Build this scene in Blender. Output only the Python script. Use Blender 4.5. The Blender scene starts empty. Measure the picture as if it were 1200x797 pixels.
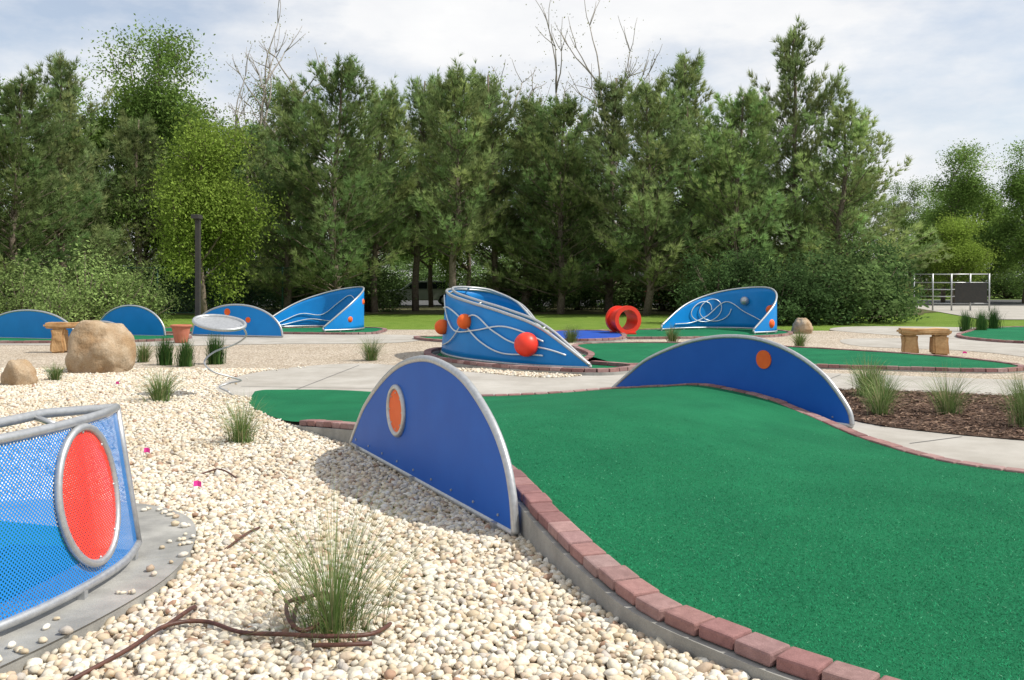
import bpy, math, random
import numpy as np
from mathutils import Vector, noise as mnoise
random.seed(5)
rng = np.random.default_rng(7)
sc = bpy.context.scene
COL = sc.collection

# ------------------------------------------------------------------ helpers
def link(name, data, parent=None):
    o = bpy.data.objects.new(name, data)
    COL.objects.link(o)
    if parent: o.parent = parent
    return o
def empty(name, loc=(0,0,0), rz=0, s=1):
    e = link(name, None); e.location = loc; e.rotation_euler = (0,0,rz)
    e.scale = (s,s,s) if not hasattr(s,'__len__') else s
    e.empty_display_size = .2
    return e
def mesh_np(name, V, F, mat, col=None, smooth=False):
    V = np.asarray(V, dtype=np.float32); F = np.asarray(F, dtype=np.int32)
    m, k = F.shape
    me = bpy.data.meshes.new(name)
    me.vertices.add(len(V)); me.vertices.foreach_set('co', V.ravel())
    me.loops.add(m*k); me.loops.foreach_set('vertex_index', F.ravel())
    me.polygons.add(m); me.polygons.foreach_set('loop_start', np.arange(m, dtype=np.int32)*k)
    if smooth: me.polygons.foreach_set('use_smooth', np.ones(m, dtype=bool))
    else: me.polygons.foreach_set('use_smooth', np.zeros(m, dtype=bool))
    me.update(calc_edges=True)
    if col is not None:
        c = np.ones((len(V),4), dtype=np.float32); c[:,:3] = col
        a = me.color_attributes.new('col','FLOAT_COLOR','POINT'); a.data.foreach_set('color', c.ravel())
    me.materials.append(mat)
    return me
class MB:
    def __init__(s): s.v=[]; s.f=[]; s.m=[]; s.sm=[]; s.c=[]; s.uv={}
    def add(s, V, F, mi=0, smooth=False, col=(1,1,1)):
        o=len(s.v)
        for v in V: s.v.append(tuple(v)); s.c.append(col)
        for f in F: s.f.append([i+o for i in f]); s.m.append(mi); s.sm.append(smooth)
    def tube(s, pts, r, mi=0, closed=False, seg=8, col=(1,1,1)):
        P=[Vector(p) for p in pts]; n=len(P)
        rr = r if hasattr(r,'__len__') else [r]*n
        V=[];F=[]; prev=None
        for i in range(n):
            if closed: t=P[(i+1)%n]-P[i-1]
            else: t=P[min(i+1,n-1)]-P[max(i-1,0)]
            if t.length<1e-9: t=Vector((0,0,1))
            t.normalize()
            if prev is None:
                a=Vector((0,0,1)) if abs(t.z)<.9 else Vector((1,0,0))
                u=t.cross(a).normalized()
            else:
                u=(prev-t*prev.dot(t)).normalized()
            prev=u; w=t.cross(u)
            for k in range(seg):
                an=2*math.pi*k/seg
                V.append(P[i]+(u*math.cos(an)+w*math.sin(an))*rr[i])
        m = n if closed else n-1
        for i in range(m):
            j=(i+1)%n
            for k in range(seg):
                l=(k+1)%seg
                F.append((i*seg+k,i*seg+l,j*seg+l,j*seg+k))
        if not closed:
            F.append(tuple(range(seg))[::-1]); F.append(tuple((n-1)*seg+k for k in range(seg)))
        s.add(V,F,mi,True,col)
    def box(s, c, size, axes=None, mi=0, col=(1,1,1), taper=1.0):
        c=Vector(c); ax = axes or (Vector((1,0,0)),Vector((0,1,0)),Vector((0,0,1)))
        V=[]
        for z in (-.5,.5):
            k = 1 if z<0 else taper
            for (x,y) in ((-.5,-.5),(.5,-.5),(.5,.5),(-.5,.5)):
                V.append(c+ax[0]*x*size[0]*k+ax[1]*y*size[1]*k+ax[2]*z*size[2])
        s.add(V,[(0,3,2,1),(4,5,6,7),(0,1,5,4),(1,2,6,5),(2,3,7,6),(3,0,4,7)],mi,False,col)
    def cyl(s, c, axis, r, h, mi=0, seg=28, r2=None, smooth=True):
        c=Vector(c); a=Vector(axis).normalized()
        u=a.cross(Vector((0,0,1)) if abs(a.z)<.9 else Vector((1,0,0))).normalized(); w=a.cross(u)
        r2=r if r2 is None else r2
        V=[];F=[]
        for (hh,R) in ((-h/2,r),(h/2,r2)):
            for k in range(seg):
                an=2*math.pi*k/seg
                V.append(c+a*hh+(u*math.cos(an)+w*math.sin(an))*R)
        for k in range(seg):
            l=(k+1)%seg; F.append((k,l,seg+l,seg+k))
        s.add(V,F,mi,smooth)
        s.add(V[:seg],[tuple(range(seg))[::-1]],mi); s.add(V[seg:],[tuple(range(seg))],mi)
    def ball(s, c, r, mi=0, seg=20, rings=12):
        V=[];F=[]
        for i in range(rings+1):
            ph=math.pi*i/rings
            for k in range(seg):
                th=2*math.pi*k/seg
                V.append((c[0]+r*math.sin(ph)*math.cos(th),c[1]+r*math.sin(ph)*math.sin(th),c[2]+r*math.cos(ph)))
        for i in range(rings):
            for k in range(seg):
                l=(k+1)%seg; F.append((i*seg+k,(i+1)*seg+k,(i+1)*seg+l,i*seg+l))
        s.add(V,F,mi,True)
    def obj(s, name, mats, parent=None, bevel=0, uvf=None):
        me=bpy.data.meshes.new(name); me.from_pydata(s.v,[],s.f)
        me.polygons.foreach_set('material_index', s.m); me.polygons.foreach_set('use_smooth', s.sm)
        for m in mats: me.materials.append(m)
        a=me.color_attributes.new('col','FLOAT_COLOR','POINT')
        a.data.foreach_set('color',[x for c in s.c for x in (c[0],c[1],c[2],1)])
        me.update()
        o=link(name,me,parent)
        if bevel:
            b=o.modifiers.new('bevel','BEVEL'); b.width=bevel; b.segments=2; b.limit_method='ANGLE'; b.angle_limit=.6
        return o
def cr(pts, n=8, closed=False):
    P=[np.array(p,dtype=float) for p in pts]; N=len(P); out=[]
    segs = N if closed else N-1
    for i in range(segs):
        if closed: p0,p1,p2,p3=P[i-1],P[i],P[(i+1)%N],P[(i+2)%N]
        else: p0,p1,p2,p3=P[max(i-1,0)],P[i],P[i+1],P[min(i+2,N-1)]
        for k in range(n):
            t=k/n
            out.append(.5*((2*p1)+(-p0+p2)*t+(2*p0-5*p1+4*p2-p3)*t*t+(-p0+3*p1-3*p2+p3)*t**3))
    if not closed: out.append(P[-1])
    return np.array(out)
def resample(P, step):
    P=np.array(P); d=np.r_[0,np.cumsum(np.linalg.norm(np.diff(P,axis=0),axis=1))]
    n=max(2,int(round(d[-1]/step))+1); s=np.linspace(0,d[-1],n)
    return np.stack([np.interp(s,d,P[:,k]) for k in range(P.shape[1])],1)
def pip(X,Y,poly):
    ins=np.zeros(X.shape,bool); n=len(poly); j=n-1
    for i in range(n):
        xi,yi=poly[i][0],poly[i][1]; xj,yj=poly[j][0],poly[j][1]
        if yi!=yj:
            c=((yi>Y)!=(yj>Y))&(X<(xj-xi)*(Y-yi)/(yj-yi)+xi)
            ins^=c
        j=i
    return ins

# ------------------------------------------------------------------ materials
def base_nt(name):
    m=bpy.data.materials.new(name); m.use_nodes=True
    nt=m.node_tree; b=nt.nodes['Principled BSDF']
    return m,nt,b
def N(nt,t,**kw):
    n=nt.nodes.new(t)
    for k,v in kw.items(): setattr(n,k,v)
    return n
def mixcol(nt,fac,a,b,blend='MIX'):
    n=nt.nodes.new('ShaderNodeMix'); n.data_type='RGBA'; n.blend_type=blend
    for s,v in ((n.inputs[0],fac),(n.inputs[6],a),(n.inputs[7],b)):
        if isinstance(v,bpy.types.NodeSocket): nt.links.new(v,s)
        elif isinstance(v,(int,float)): s.default_value=v
        else: s.default_value=(v[0],v[1],v[2],1)
    return n.outputs[2]
def noise_fac(nt,scale,lo=.35,hi=.65,detail=6,rough=.6,coord=None):
    if coord is None: coord=N(nt,'ShaderNodeNewGeometry').outputs['Position']
    n=N(nt,'ShaderNodeTexNoise'); n.inputs['Scale'].default_value=scale; n.inputs['Detail'].default_value=detail
    n.inputs['Roughness'].default_value=rough
    nt.links.new(coord,n.inputs['Vector'])
    r=N(nt,'ShaderNodeMapRange'); r.inputs[1].default_value=lo; r.inputs[2].default_value=hi
    nt.links.new(n.outputs['Fac'],r.inputs[0])
    return r.outputs[0]
def bump(nt,b,h,strength,dist):
    n=N(nt,'ShaderNodeBump'); n.inputs['Strength'].default_value=strength; n.inputs['Distance'].default_value=dist
    nt.links.new(h,n.inputs['Height']); nt.links.new(n.outputs[0],b.inputs['Normal'])
def make_mat(name,c1,c2=None,scale=4,rough=.8,metal=0,bscale=0,bstr=.4,bdist=.005,attr=False,fine=None,spec=.4,big=None):
    m,nt,b=base_nt(name)
    c2=c2 or c1
    col=mixcol(nt,noise_fac(nt,scale),c1,c2)
    if attr:
        a=N(nt,'ShaderNodeAttribute'); a.attribute_name='col'
        col=mixcol(nt,1.0,col,a.outputs['Color'],'MULTIPLY')
    if fine: col=mixcol(nt,noise_fac(nt,fine[0],.3,.7,3),col,mixcol(nt,1.0,col,fine[1],'MULTIPLY'))
    if big: col=mixcol(nt,noise_fac(nt,big[0],.35,.7,4),col,mixcol(nt,1.0,col,big[1],'MULTIPLY'))
    nt.links.new(col,b.inputs['Base Color'])
    b.inputs['Roughness'].default_value=rough; b.inputs['Metallic'].default_value=metal
    b.inputs['Specular IOR Level'].default_value=spec
    if bscale: bump(nt,b,noise_fac(nt,bscale,0,1,5),bstr,bdist)
    return m
M={}
M['concrete']=make_mat('concrete',(.42,.395,.35),(.52,.495,.45),2.0,.9,bscale=120,bstr=.3,fine=(260,(.8,.8,.8)),big=(.6,(.80,.78,.76)))
M['kerbconc']=make_mat('kerb_concrete',(.30,.295,.28),(.44,.43,.40),5,.9,bscale=80,bstr=.5,fine=(200,(.75,.75,.75)),big=(2.2,(.78,.78,.76)))
M['joint']=make_mat('joint_shadowless',(.16,.155,.15),None,5,.9)
M['brick']=make_mat('paver_brick',(1,1,1),(.8,.78,.78),25,.9,bscale=150,bstr=.7,bdist=.005,attr=True,fine=(300,(.65,.65,.65)),big=(14,(.84,.82,.82)))
M['turf']=make_mat('green_turf',(.012,.165,.074),(.018,.21,.092),1.3,.95,bscale=200,bstr=1.0,bdist=.008,fine=(160,(.55,.64,.6)),spec=.15,big=(.8,(.84,.88,.86)))
M['turfblade']=make_mat('turf_fibre',(.016,.25,.105),(.02,.21,.09),60,.8,attr=True,spec=.1)
M['bluecarpet']=make_mat('blue_turf',(.02,.07,.35),(.03,.09,.4),3,.95,bscale=300,bstr=.8,spec=.1)
M['mulch']=make_mat('mulch',(.08,.045,.028),(.20,.125,.085),30,.95,bscale=60,bstr=1,bdist=.03,fine=(90,(.5,.45,.4)))
M['steel']=make_mat('brushed_steel',(.42,.43,.44),(.52,.53,.54),30,.42,metal=.65)
M['royal']=make_mat('royal_blue_panel',(.004,.095,.44),(.007,.108,.48),2,.5,spec=.25,big=(3,(.92,.94,.97)))
M['sky_blue']=make_mat('light_blue_panel',(.006,.21,.58),(.008,.24,.65),2,.4,spec=.3)
M['orange']=make_mat('orange_disc',(.85,.15,.03),(.78,.12,.025),8,.5,spec=.2)
M['red']=make_mat('red_disc',(.80,.045,.02),(.72,.04,.02),8,.4)
M['white']=make_mat('pale_steel_wire',(.62,.68,.72),(.7,.75,.78),8,.35,metal=.3)
M['stone']=make_mat('boulder_stone',(.42,.30,.18),(.54,.45,.34),3,.9,bscale=14,bstr=.8,bdist=.03,fine=(60,(.7,.66,.6)),big=(2.5,(.8,.7,.6)))
M['wood']=make_mat('bench_wood',(.40,.23,.10),(.55,.35,.17),9,.8,bscale=30,bstr=.5,bdist=.01)
M['terracotta']=make_mat('terracotta',(.38,.12,.07),(.44,.16,.1),9,.85)
M['hose']=make_mat('brown_hose',(.07,.03,.022),(.12,.05,.035),20,.5)
M['pink']=make_mat('pink_ribbon',(.85,.05,.35),None,5,.6)
M['dark']=make_mat('dark_metal',(.03,.03,.028),(.045,.04,.035),9,.6)
M['fence']=make_mat('fence_green',(.01,.06,.035),None,9,.5)
M['bark']=make_mat('bark',(.12,.09,.065),(.22,.18,.14),12,.95,bscale=30,bstr=.8,bdist=.03)
M['barkpale']=make_mat('pale_bark',(.26,.23,.20),(.38,.35,.31),8,.95)
M['asphalt']=make_mat('asphalt',(.06,.06,.06),(.09,.09,.088),3,.9,bscale=80)
M['lawn']=make_mat('lawn',(.16,.26,.045),(.24,.33,.07),1.6,.95,bscale=30,bstr=1,bdist=.05,fine=(25,(.7,.76,.6)),big=(.25,(.82,.86,.7)),spec=.1)
M['litter']=make_mat('woodland_floor',(.08,.09,.035),(.14,.13,.07),1.5,.95,bscale=10,bstr=1,bdist=.05,spec=.1)

def gravel_mat():
    m,nt,b=base_nt('gravel_bed')
    pos=N(nt,'ShaderNodeNewGeometry').outputs['Position']
    v=N(nt,'ShaderNodeTexVoronoi'); v.inputs['Scale'].default_value=26; nt.links.new(pos,v.inputs['Vector'])
    sx=N(nt,'ShaderNodeSeparateColor'); nt.links.new(v.outputs['Color'],sx.inputs[0])
    r=N(nt,'ShaderNodeValToRGB'); e=r.color_ramp.elements
    e[0].position=0; e[0].color=(.30,.20,.13,1); e[1].position=1; e[1].color=(.76,.70,.59,1)
    for p,c in ((.15,(.50,.41,.31,1)),(.4,(.62,.54,.43,1)),(.7,(.68,.61,.50,1))):
        x=e.new(p); x.color=c
    nt.links.new(sx.outputs[0],r.inputs[0])
    mr=N(nt,'ShaderNodeMapRange'); mr.inputs[1].default_value=.25; mr.inputs[2].default_value=.75
    nt.links.new(v.outputs['Distance'],mr.inputs[0])
    col=mixcol(nt,mr.outputs[0],r.outputs[0],(.30,.24,.18))  # crevice shade painted into the stone gaps, together with dark soil colour
    col=mixcol(nt,noise_fac(nt,.5,.4,.7,4),col,mixcol(nt,1,col,(.86,.84,.80),'MULTIPLY'))
    nt.links.new(col,b.inputs['Base Color']); b.inputs['Roughness'].default_value=.9
    inv=N(nt,'ShaderNodeMath',operation='SUBTRACT'); inv.inputs[0].default_value=1; nt.links.new(v.outputs['Distance'],inv.inputs[1])
    bump(nt,b,inv.outputs[0],.9,.02)
    return m
M['gravel']=gravel_mat()
M['pebble']=make_mat('pebbles',(1,1,1),(.88,.86,.82),60,.75,attr=True,bscale=200,bstr=.2,bdist=.002,big=(.7,(.87,.85,.81)))
def leaf_mat(name,trans=.35):
    m=bpy.data.materials.new(name); m.use_nodes=True; nt=m.node_tree; nt.nodes.clear()
    a=N(nt,'ShaderNodeAttribute'); a.attribute_name='col'
    oi=N(nt,'ShaderNodeObjectInfo')
    mr=N(nt,'ShaderNodeMapRange'); mr.inputs[3].default_value=.72; mr.inputs[4].default_value=1.18
    nt.links.new(oi.outputs['Random'],mr.inputs[0])
    hs=N(nt,'ShaderNodeHueSaturation'); nt.links.new(a.outputs['Color'],hs.inputs['Color']); nt.links.new(mr.outputs[0],hs.inputs['Value'])
    d=N(nt,'ShaderNodeBsdfDiffuse'); t=N(nt,'ShaderNodeBsdfTranslucent'); mx=N(nt,'ShaderNodeMixShader'); o=N(nt,'ShaderNodeOutputMaterial')
    mx.inputs[0].default_value=trans
    nt.links.new(hs.outputs[0],d.inputs[0]); nt.links.new(hs.outputs[0],t.inputs[0])
    nt.links.new(d.outputs[0],mx.inputs[1]); nt.links.new(t.outputs[0],mx.inputs[2]); nt.links.new(mx.outputs[0],o.inputs[0])
    return m
M['leaf']=leaf_mat('foliage',.38); M['grassblade']=leaf_mat('grass_blades',.25)
def perf(name,c,frac=.21,sp=.015):
    m,nt,b=base_nt(name)
    b.inputs['Base Color'].default_value=(*c,1); b.inputs['Roughness'].default_value=.4
    uv=N(nt,'ShaderNodeTexCoord').outputs['UV']
    sc_=N(nt,'ShaderNodeVectorMath',operation='SCALE'); sc_.inputs[3].default_value=1/sp; nt.links.new(uv,sc_.inputs[0])
    rot=N(nt,'ShaderNodeVectorRotate'); rot.inputs['Angle'].default_value=math.radians(45); nt.links.new(sc_.outputs[0],rot.inputs[0])
    fr=N(nt,'ShaderNodeVectorMath',operation='FRACTION'); nt.links.new(rot.outputs[0],fr.inputs[0])
    sb=N(nt,'ShaderNodeVectorMath',operation='SUBTRACT'); sb.inputs[1].default_value=(.5,.5,0); nt.links.new(fr.outputs[0],sb.inputs[0])
    ln=N(nt,'ShaderNodeVectorMath',operation='LENGTH'); nt.links.new(sb.outputs[0],ln.inputs[0])
    lt=N(nt,'ShaderNodeMath',operation='LESS_THAN'); lt.inputs[1].default_value=frac; nt.links.new(ln.outputs['Value'],lt.inputs[0])
    tr=N(nt,'ShaderNodeBsdfTransparent'); mx=N(nt,'ShaderNodeMixShader')
    nt.links.new(lt.outputs[0],mx.inputs[0]); nt.links.new(b.outputs[0],mx.inputs[1]); nt.links.new(tr.outputs[0],mx.inputs[2])
    nt.links.new(mx.outputs[0],nt.nodes['Material Output'].inputs[0])
    return m
M['perf_blue']=perf('perforated_blue',(.006,.20,.60),.30); M['perf_red']=perf('perforated_red',(.85,.055,.03),.24)

# ------------------------------------------------------------------ ground sheets
def sheet(name,poly,z,mat,parent=None):
    me=bpy.data.meshes.new(name); me.from_pydata([(p[0],p[1],z) for p in poly],[],[tuple(range(len(poly)))])
    me.materials.append(mat); return link(name,me,parent)
sheet('ground',[(-400,-60),(400,-60),(400,500),(-400,500)],-.03,M['lawn'])
gravel_poly=[(-26,-4),(14,-4),(16,12),(17,24),(11,30.5),(2,31),(-8,31.5),(-26,32)]
sheet('gravel',gravel_poly,0,M['gravel'])
sheet('woodland_floor',cr([(-70,47),(-30,45),(-10,46.5),(8,46),(17,44),(21,48),(22,60),(-70,61)],5,True),-.01,M['litter'])
sheet('parking_lot',[(-80,62.5),(60,62.5),(60,84),(-80,84)],-.012,M['asphalt'])
conc_poly=cr([(-4.6,15.6),(-3.9,17.6),(-2.8,18.2),(-1.6,17.2),(-.6,16.4),(.6,15.5),(2.15,16.4),(5.4,16.3),(8.1,15.2),(14,13.2),(15,8),(9,6.2),(5,7.1),(3.5,9),(1.5,12.4),(-3.6,12.8)],5,True)
sheet('concrete_path',conc_poly,.012,M['concrete'])
mulch_poly=cr([(4.7,13.7),(6.9,13.0),(9.5,12),(9.5,8.4),(7,8.7),(5.2,9.3),(3.95,10.5),(4.1,12)],6,True)
sheet('mulch',mulch_poly,.022,M['mulch'])
conc2=[(-14,23.6),(-9,23.2),(-6,24),(-3,24.5),(-2.5,27.5),(-6,28.5),(-14,27.5),(-26,27),(-26,22.5)]
sheet('concrete_path',cr(conc2,5,True),.008,M['concrete'])
conc3=cr([(8.6,23.2),(10.5,21.6),(10.8,19),(10,16.4),(13,15.6),(20,17),(22,27),(19,31),(13,33.5),(10.5,31),(11.5,27),(9.2,26)],5,True)
sheet('concrete_path',conc3,.006,M['concrete'])
sheet('driveway',[(20,40),(32,38),(40,62.3),(26,62.3)],-.004,M['concrete'])
mb=MB()
for a,b in (((-4.1,14.2),(-1.8,13.9)),((-3.2,13.3),(-2.9,17.8)),((-2.0,13.9),(-1.4,17.0)),((1.6,13.9),(2.6,16.0)),((4.4,14),(5.6,16.0)),((7.5,13.3),(8.2,14.8)),((3.9,9.2),(4.6,9.6)),((5.6,7.4),(6,8.6))):
    a=Vector((*a,.0155)); b=Vector((*b,.0155)); d=(b-a).normalized(); n=Vector((-d.y,d.x,0))*.010
    mb.add([a-n,b-n,b+n,a+n],[(0,1,2,3)])
mb.obj('path_joints',[M['joint']])
nm=22000
X_=rng.uniform(3.8,9.6,nm); Y_=rng.uniform(8.3,13.8,nm); k_=pip(X_,Y_,mulch_poly); X_=X_[k_];Y_=Y_[k_]; nm=len(X_)
a_=rng.random(nm)*6.283; l_=rng.uniform(.02,.06,nm); dx=np.cos(a_)*l_; dy=np.sin(a_)*l_; zz=rng.uniform(.024,.05,nm)
V=np.stack([np.stack([X_-dx,Y_-dy,zz+rng.normal(0,.008,nm)],1),np.stack([X_+dy*.25,Y_-dx*.25,zz+.004],1),np.stack([X_+dx,Y_+dy,zz+rng.normal(0,.008,nm)],1),np.stack([X_-dy*.25,Y_+dx*.25,zz+.006],1)],1).reshape(-1,3)
cm=np.array([(.2,.12,.08),(.12,.07,.045),(.30,.2,.14),(.07,.04,.03)])[rng.integers(0,4,nm)]
M['chip']=make_mat('bark_chips',(1,1,1),(.8,.8,.8),40,.95,attr=True)
link('mulch_chips',mesh_np('mulch_chips',V,np.arange(nm*4).reshape(-1,4),M['chip'],np.repeat(cm,4,0)))

# ------------------------------------------------------------------ edging builders
def brick_cols():
    b=random.choice([(.40,.22,.20),(.44,.27,.25),(.35,.18,.17),(.46,.31,.29),(.38,.23,.22)])
    k=random.uniform(.8,1.14); return tuple(x*k for x in b)
def edging(parent,curve,step=.2,w=.14,h=.06,closed=False,bevel=.012):
    P=list(curve)
    if closed: P.append(P[0])
    P=resample(P,step); mb=MB()
    for i in range(len(P)-1):
        a=Vector(P[i]); b=Vector(P[i+1]); t=(b-a); L=t.length; t.normalize()
        s=t.cross(Vector((0,0,1))).normalized(); 
        t2=(t+s*random.uniform(-.035,.035)).normalized(); s=t2.cross(Vector((0,0,1))).normalized(); u=s.cross(t2)
        c=(a+b)/2+u*(-h/2+.012+random.uniform(-.004,.004))+s*random.uniform(-.007,.007)
        mb.box(c,(L-.010,w+random.uniform(-.004,.004),h),(t2,s,u),0,brick_cols())
    return mb.obj('brick_edging',[M['brick']],parent,bevel=bevel)
def kerb(parent,curve,hw=.095,drop=.05,closed=False,zb=-.02):
    P=[Vector(p) for p in curve]; n=len(P); V=[];F=[]
    for i in range(n):
        t=(P[(i+1)%n]-P[i-1]) if closed else (P[min(i+1,n-1)]-P[max(i-1,0)])
        s=Vector((t.y,-t.x,0)).normalized()*hw; zt=P[i].z-drop
        for (q,z) in ((-1,zb),(-1,zt),(1,zt),(1,zb)): V.append((P[i].x+s.x*q,P[i].y+s.y*q,z))
    for i in range(n if closed else n-1):
        j=(i+1)%n
        for k in range(3): F.append((i*4+k,i*4+k+1,j*4+k+1,j*4+k))
    mb=MB(); mb.add(V,F); return mb.obj('concrete_kerb',[M['kerbconc']],parent)

# ------------------------------------------------------------------ main hump lane
near=[(-3.7,13.5,.03),(-3.35,12.0,.03),(-2.6,10.6,.05),(-2.1,9.95,.12),(-1.5,9.15,.21),(-1.0,8.4,.30),(-.62,7.7,.345),(-.26,7.0,.335),(0,6.4,.29),(.27,5.4,.215),(.5,4.65,.17),(.65,4.28,.15),(.9,3.95,.13),(1.26,3.58,.11),(1.9,3.1,.09),(3.0,2.6,.07),(5.0,2.3,.06)]
far=[(-3.6,13.7,.03),(-2.7,13.7,.03),(-1.9,13.4,.03),(-.9,12.9,.03),(.3,12.95,.05),(1.40,13.1,.11),(2.0,12.35,.23),(2.40,11.75,.31),(2.95,11.0,.25),(3.3,10.3,.13),(3.45,9.5,.07),(3.6,8.8,.05),(3.8,8.15,.045),(4.3,7.65,.04),(5.2,7.3,.04),(6.5,7.0,.04),(8,6.8,.04)]
nc=cr(near,8); fc=cr(far,8)
lane=empty('mini_golf_lane')
T=np.linspace(0,1,41)[:,None,None]
G=nc[None]*(1-T)+fc[None]*T
G[:,:,2]-=.008
for i in range(41):
    t=i/40; G[i,:,2]+= .03*math.sin(math.pi*t)*(1-np.exp(-G[i,:,2]*5))
nn=G.shape[1]
idx=np.arange(41*nn).reshape(41,nn)
F=np.stack([idx[:-1,:-1],idx[:-1,1:],idx[1:,1:],idx[1:,:-1]],-1).reshape(-1,4)
me=mesh_np('turf',G.reshape(-1,3),F,M['turf'],smooth=True); link('turf',me,lane)
edging(lane,nc[3*8-2:],.185,.145); edging(lane,fc[4*8-6:],.185,.13)
kerb(lane,nc,.1); kerb(lane,fc,.085)
A=G[:-1,:-1].reshape(-1,3);B=G[:-1,1:].reshape(-1,3);C=G[1:,:-1].reshape(-1,3);D=G[1:,1:].reshape(-1,3)
area=np.linalg.norm(np.cross(B-A,C-A),axis=1)
cy=A[:,1]; cx=A[:,0]
vis=(cy>2.6)&(cx<cy*.62+.6)
w=area*vis*np.clip((10-cy)/5,0,1)**1.5; w/=w.sum()
nb=210000
ci=rng.choice(len(A),nb,p=w); u=rng.random((nb,1)); v=rng.random((nb,1))
P=A[ci]*(1-u)*(1-v)+B[ci]*u*(1-v)+C[ci]*(1-u)*v+D[ci]*u*v
ang=rng.random(nb)*6.283; hh=rng.uniform(.002,.009,nb); ww=rng.uniform(.001,.0022,nb)
sx=np.stack([np.cos(ang)*ww,np.sin(ang)*ww,np.zeros(nb)],1)
tip=P+np.stack([rng.normal(0,.008,nb),rng.normal(0,.008,nb),hh],1)
V=np.stack([P-sx,P+sx,tip],1).reshape(-1,3)
cc=np.repeat(rng.uniform(.5,1.4,(nb,1))*np.array([[1,1,1]]),3,0)
li=rng.random(nb)<.03
cc=cc.reshape(nb,3,3); cc[li]*=np.array([9,1.8,2.6]); cc=cc.reshape(-1,3)
link('turf_fibres',mesh_np('turf_fibres',V,np.arange(nb*3).reshape(-1,3),M['turfblade'],cc),lane)

def flat_lane(poly,z,mat='turf',name='mini_golf_lane',n=6):
    c=cr([(p[0],p[1],z) for p in poly],n,True); e=empty(name)
    sheet('turf',[(p[0],p[1]) for p in c],z-.01,M[mat],e)
    edging(e,c,.2,.13,closed=True,bevel=0); kerb(e,c,.09,closed=True)
    return e
flat_lane([(1.5,17.6),(1.7,20),(1.6,23),(3.5,23.6),(5.5,23),(7.6,21),(8.9,19.2),(9.3,17.2),(8.3,16.4),(5.8,17.2),(4,17.6)],.07)
flat_lane([(1.4,26.6),(3.4,26.0),(6.9,26.6),(8.4,28.3),(8.3,30.3),(6.6,31.2),(4.6,30.4),(2.4,29.6),(1.2,28.3)],.06)
flat_lane([(1.1,25.0),(2.9,25.3),(3.1,28.7),(1.4,29)],.085,'bluecarpet')
flat_lane([(-11.5,29),(-7.9,28.6),(-4.6,28.2),(-4.1,29.4),(-4.4,31.2),(-6.2,31.8),(-7.7,31.3),(-11.5,31.4)],.06)
flat_lane([(-22,24.4),(-15,24.2),(-11,24.4),(-9.2,25.3),(-9.6,27.0),(-14,27.6),(-22,27.4)],.06)
flat_lane([(-1.6,24.6),(.6,24.4),(.8,26.1),(-2.6,26.4)],.06)
flat_lane([(13.5,24),(17,25.5),(23,27.5),(24,32),(17,32),(13.8,28.6),(12.6,26)],.06)
flat_lane([(10.9,17.3),(15,16.6),(16,19.8),(11.4,20.2)],.05)

# ------------------------------------------------------------------ arc panels
def arc_panel(A,B,prof,zb=.04,mat='royal',discs=(),r=.028,name='blue_arch_panel',legs=True):
    e=empty(name); A=Vector((*A,0)); B=Vector((*B,0)); d=B-A; L=d.length; d.normalize(); n=Vector((d.y,-d.x,0))
    if n.y>0: n=-n
    pr=cr([(t,z) for t,z in prof],8)
    top=[A+d*(L*t)+Vector((0,0,max(z,zb))) for t,z in pr]
    nP=len(top); mb=MB(); th=.014
    V=[p+n*th for p in top]+[p-n*th for p in top]
    mb.add(V,[tuple(range(nP)),tuple(range(nP,2*nP))[::-1]],0)
    mb.obj('panel',[M[mat]],e)
    mb=MB(); mb.tube(top,r); 
    bot=[A+d*(L*t)+Vector((0,0,zb)) for t in np.linspace(0,1,10)]
    mb.tube(bot,r*.9)
    mb.obj('pipe_rim',[M['steel']],e)
    if legs:
        mb=MB()
        for t in (.08,.5,.93): mb.box(A+d*(L*t)+n*.03+Vector((0,0,zb/2-.03)),(.05,.03,zb+.1),(d,n,Vector((0,0,1))))
        for t in np.linspace(.06,.94,9): mb.cyl(A+d*(L*t)+n*(th+.004)+Vector((0,0,zb+.07)),n,.009,.01,seg=8)
        mb.obj('brackets',[M['steel']],e)
    for (t,z,R,ring,mt) in discs:
        for sgn in (1,-1):
            c=A+d*(L*t)+Vector((0,0,z))+n*sgn*(th+.006); mb=MB(); mb.cyl(c,n,R,.012,0,40)
            if ring:
                pts=[c+(d*math.cos(a)+Vector((0,0,1))*math.sin(a))*(R+.02) for a in np.linspace(0,2*math.pi,40,endpoint=False)]
                mb.tube(pts,.024,1,closed=True)
                for a in np.linspace(0,2*math.pi,8,endpoint=False): mb.cyl(c+(d*math.cos(a)+Vector((0,0,1))*math.sin(a))*(R*.85)+n*sgn*.008,n,.007,.008,1,6)
            mb.obj('disc',[M[mt],M['steel']],e)
    return e
arc_panel((-1.54,9.0),(.02,5.77),[(0,.05),(.06,.25),(.14,.48),(.28,.75),(.42,.93),(.57,1.01),(.70,.98),(.80,.89),(.90,.70),(.96,.50),(.99,.28),(1,.05)],discs=[(.388,.535,.175,True,'orange')],zb=.05)
arc_panel((1.41,13.4),(3.68,10.15),[(0,.05),(.1,.32),(.2,.555),(.364,.79),(.5,.90),(.62,.926),(.72,.88),(.816,.76),(.9,.58),(.95,.4),(.99,.2),(1,.05)],discs=[(.699,.677,.11,False,'orange')])
def half(n=10): return [(.5-.5*math.cos(math.pi*i/n), math.sin(math.pi*i/n)) for i in range(n+1)]
def low_arch(A,B,h,discs=(),mat='sky_blue'):
    arc_panel(A,B,[(t,.05+z*h) for t,z in half()],mat=mat,discs=discs,r=.03,legs=False)
low_arch((-14.8,26.2),(-11.7,25.2),.76)
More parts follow.
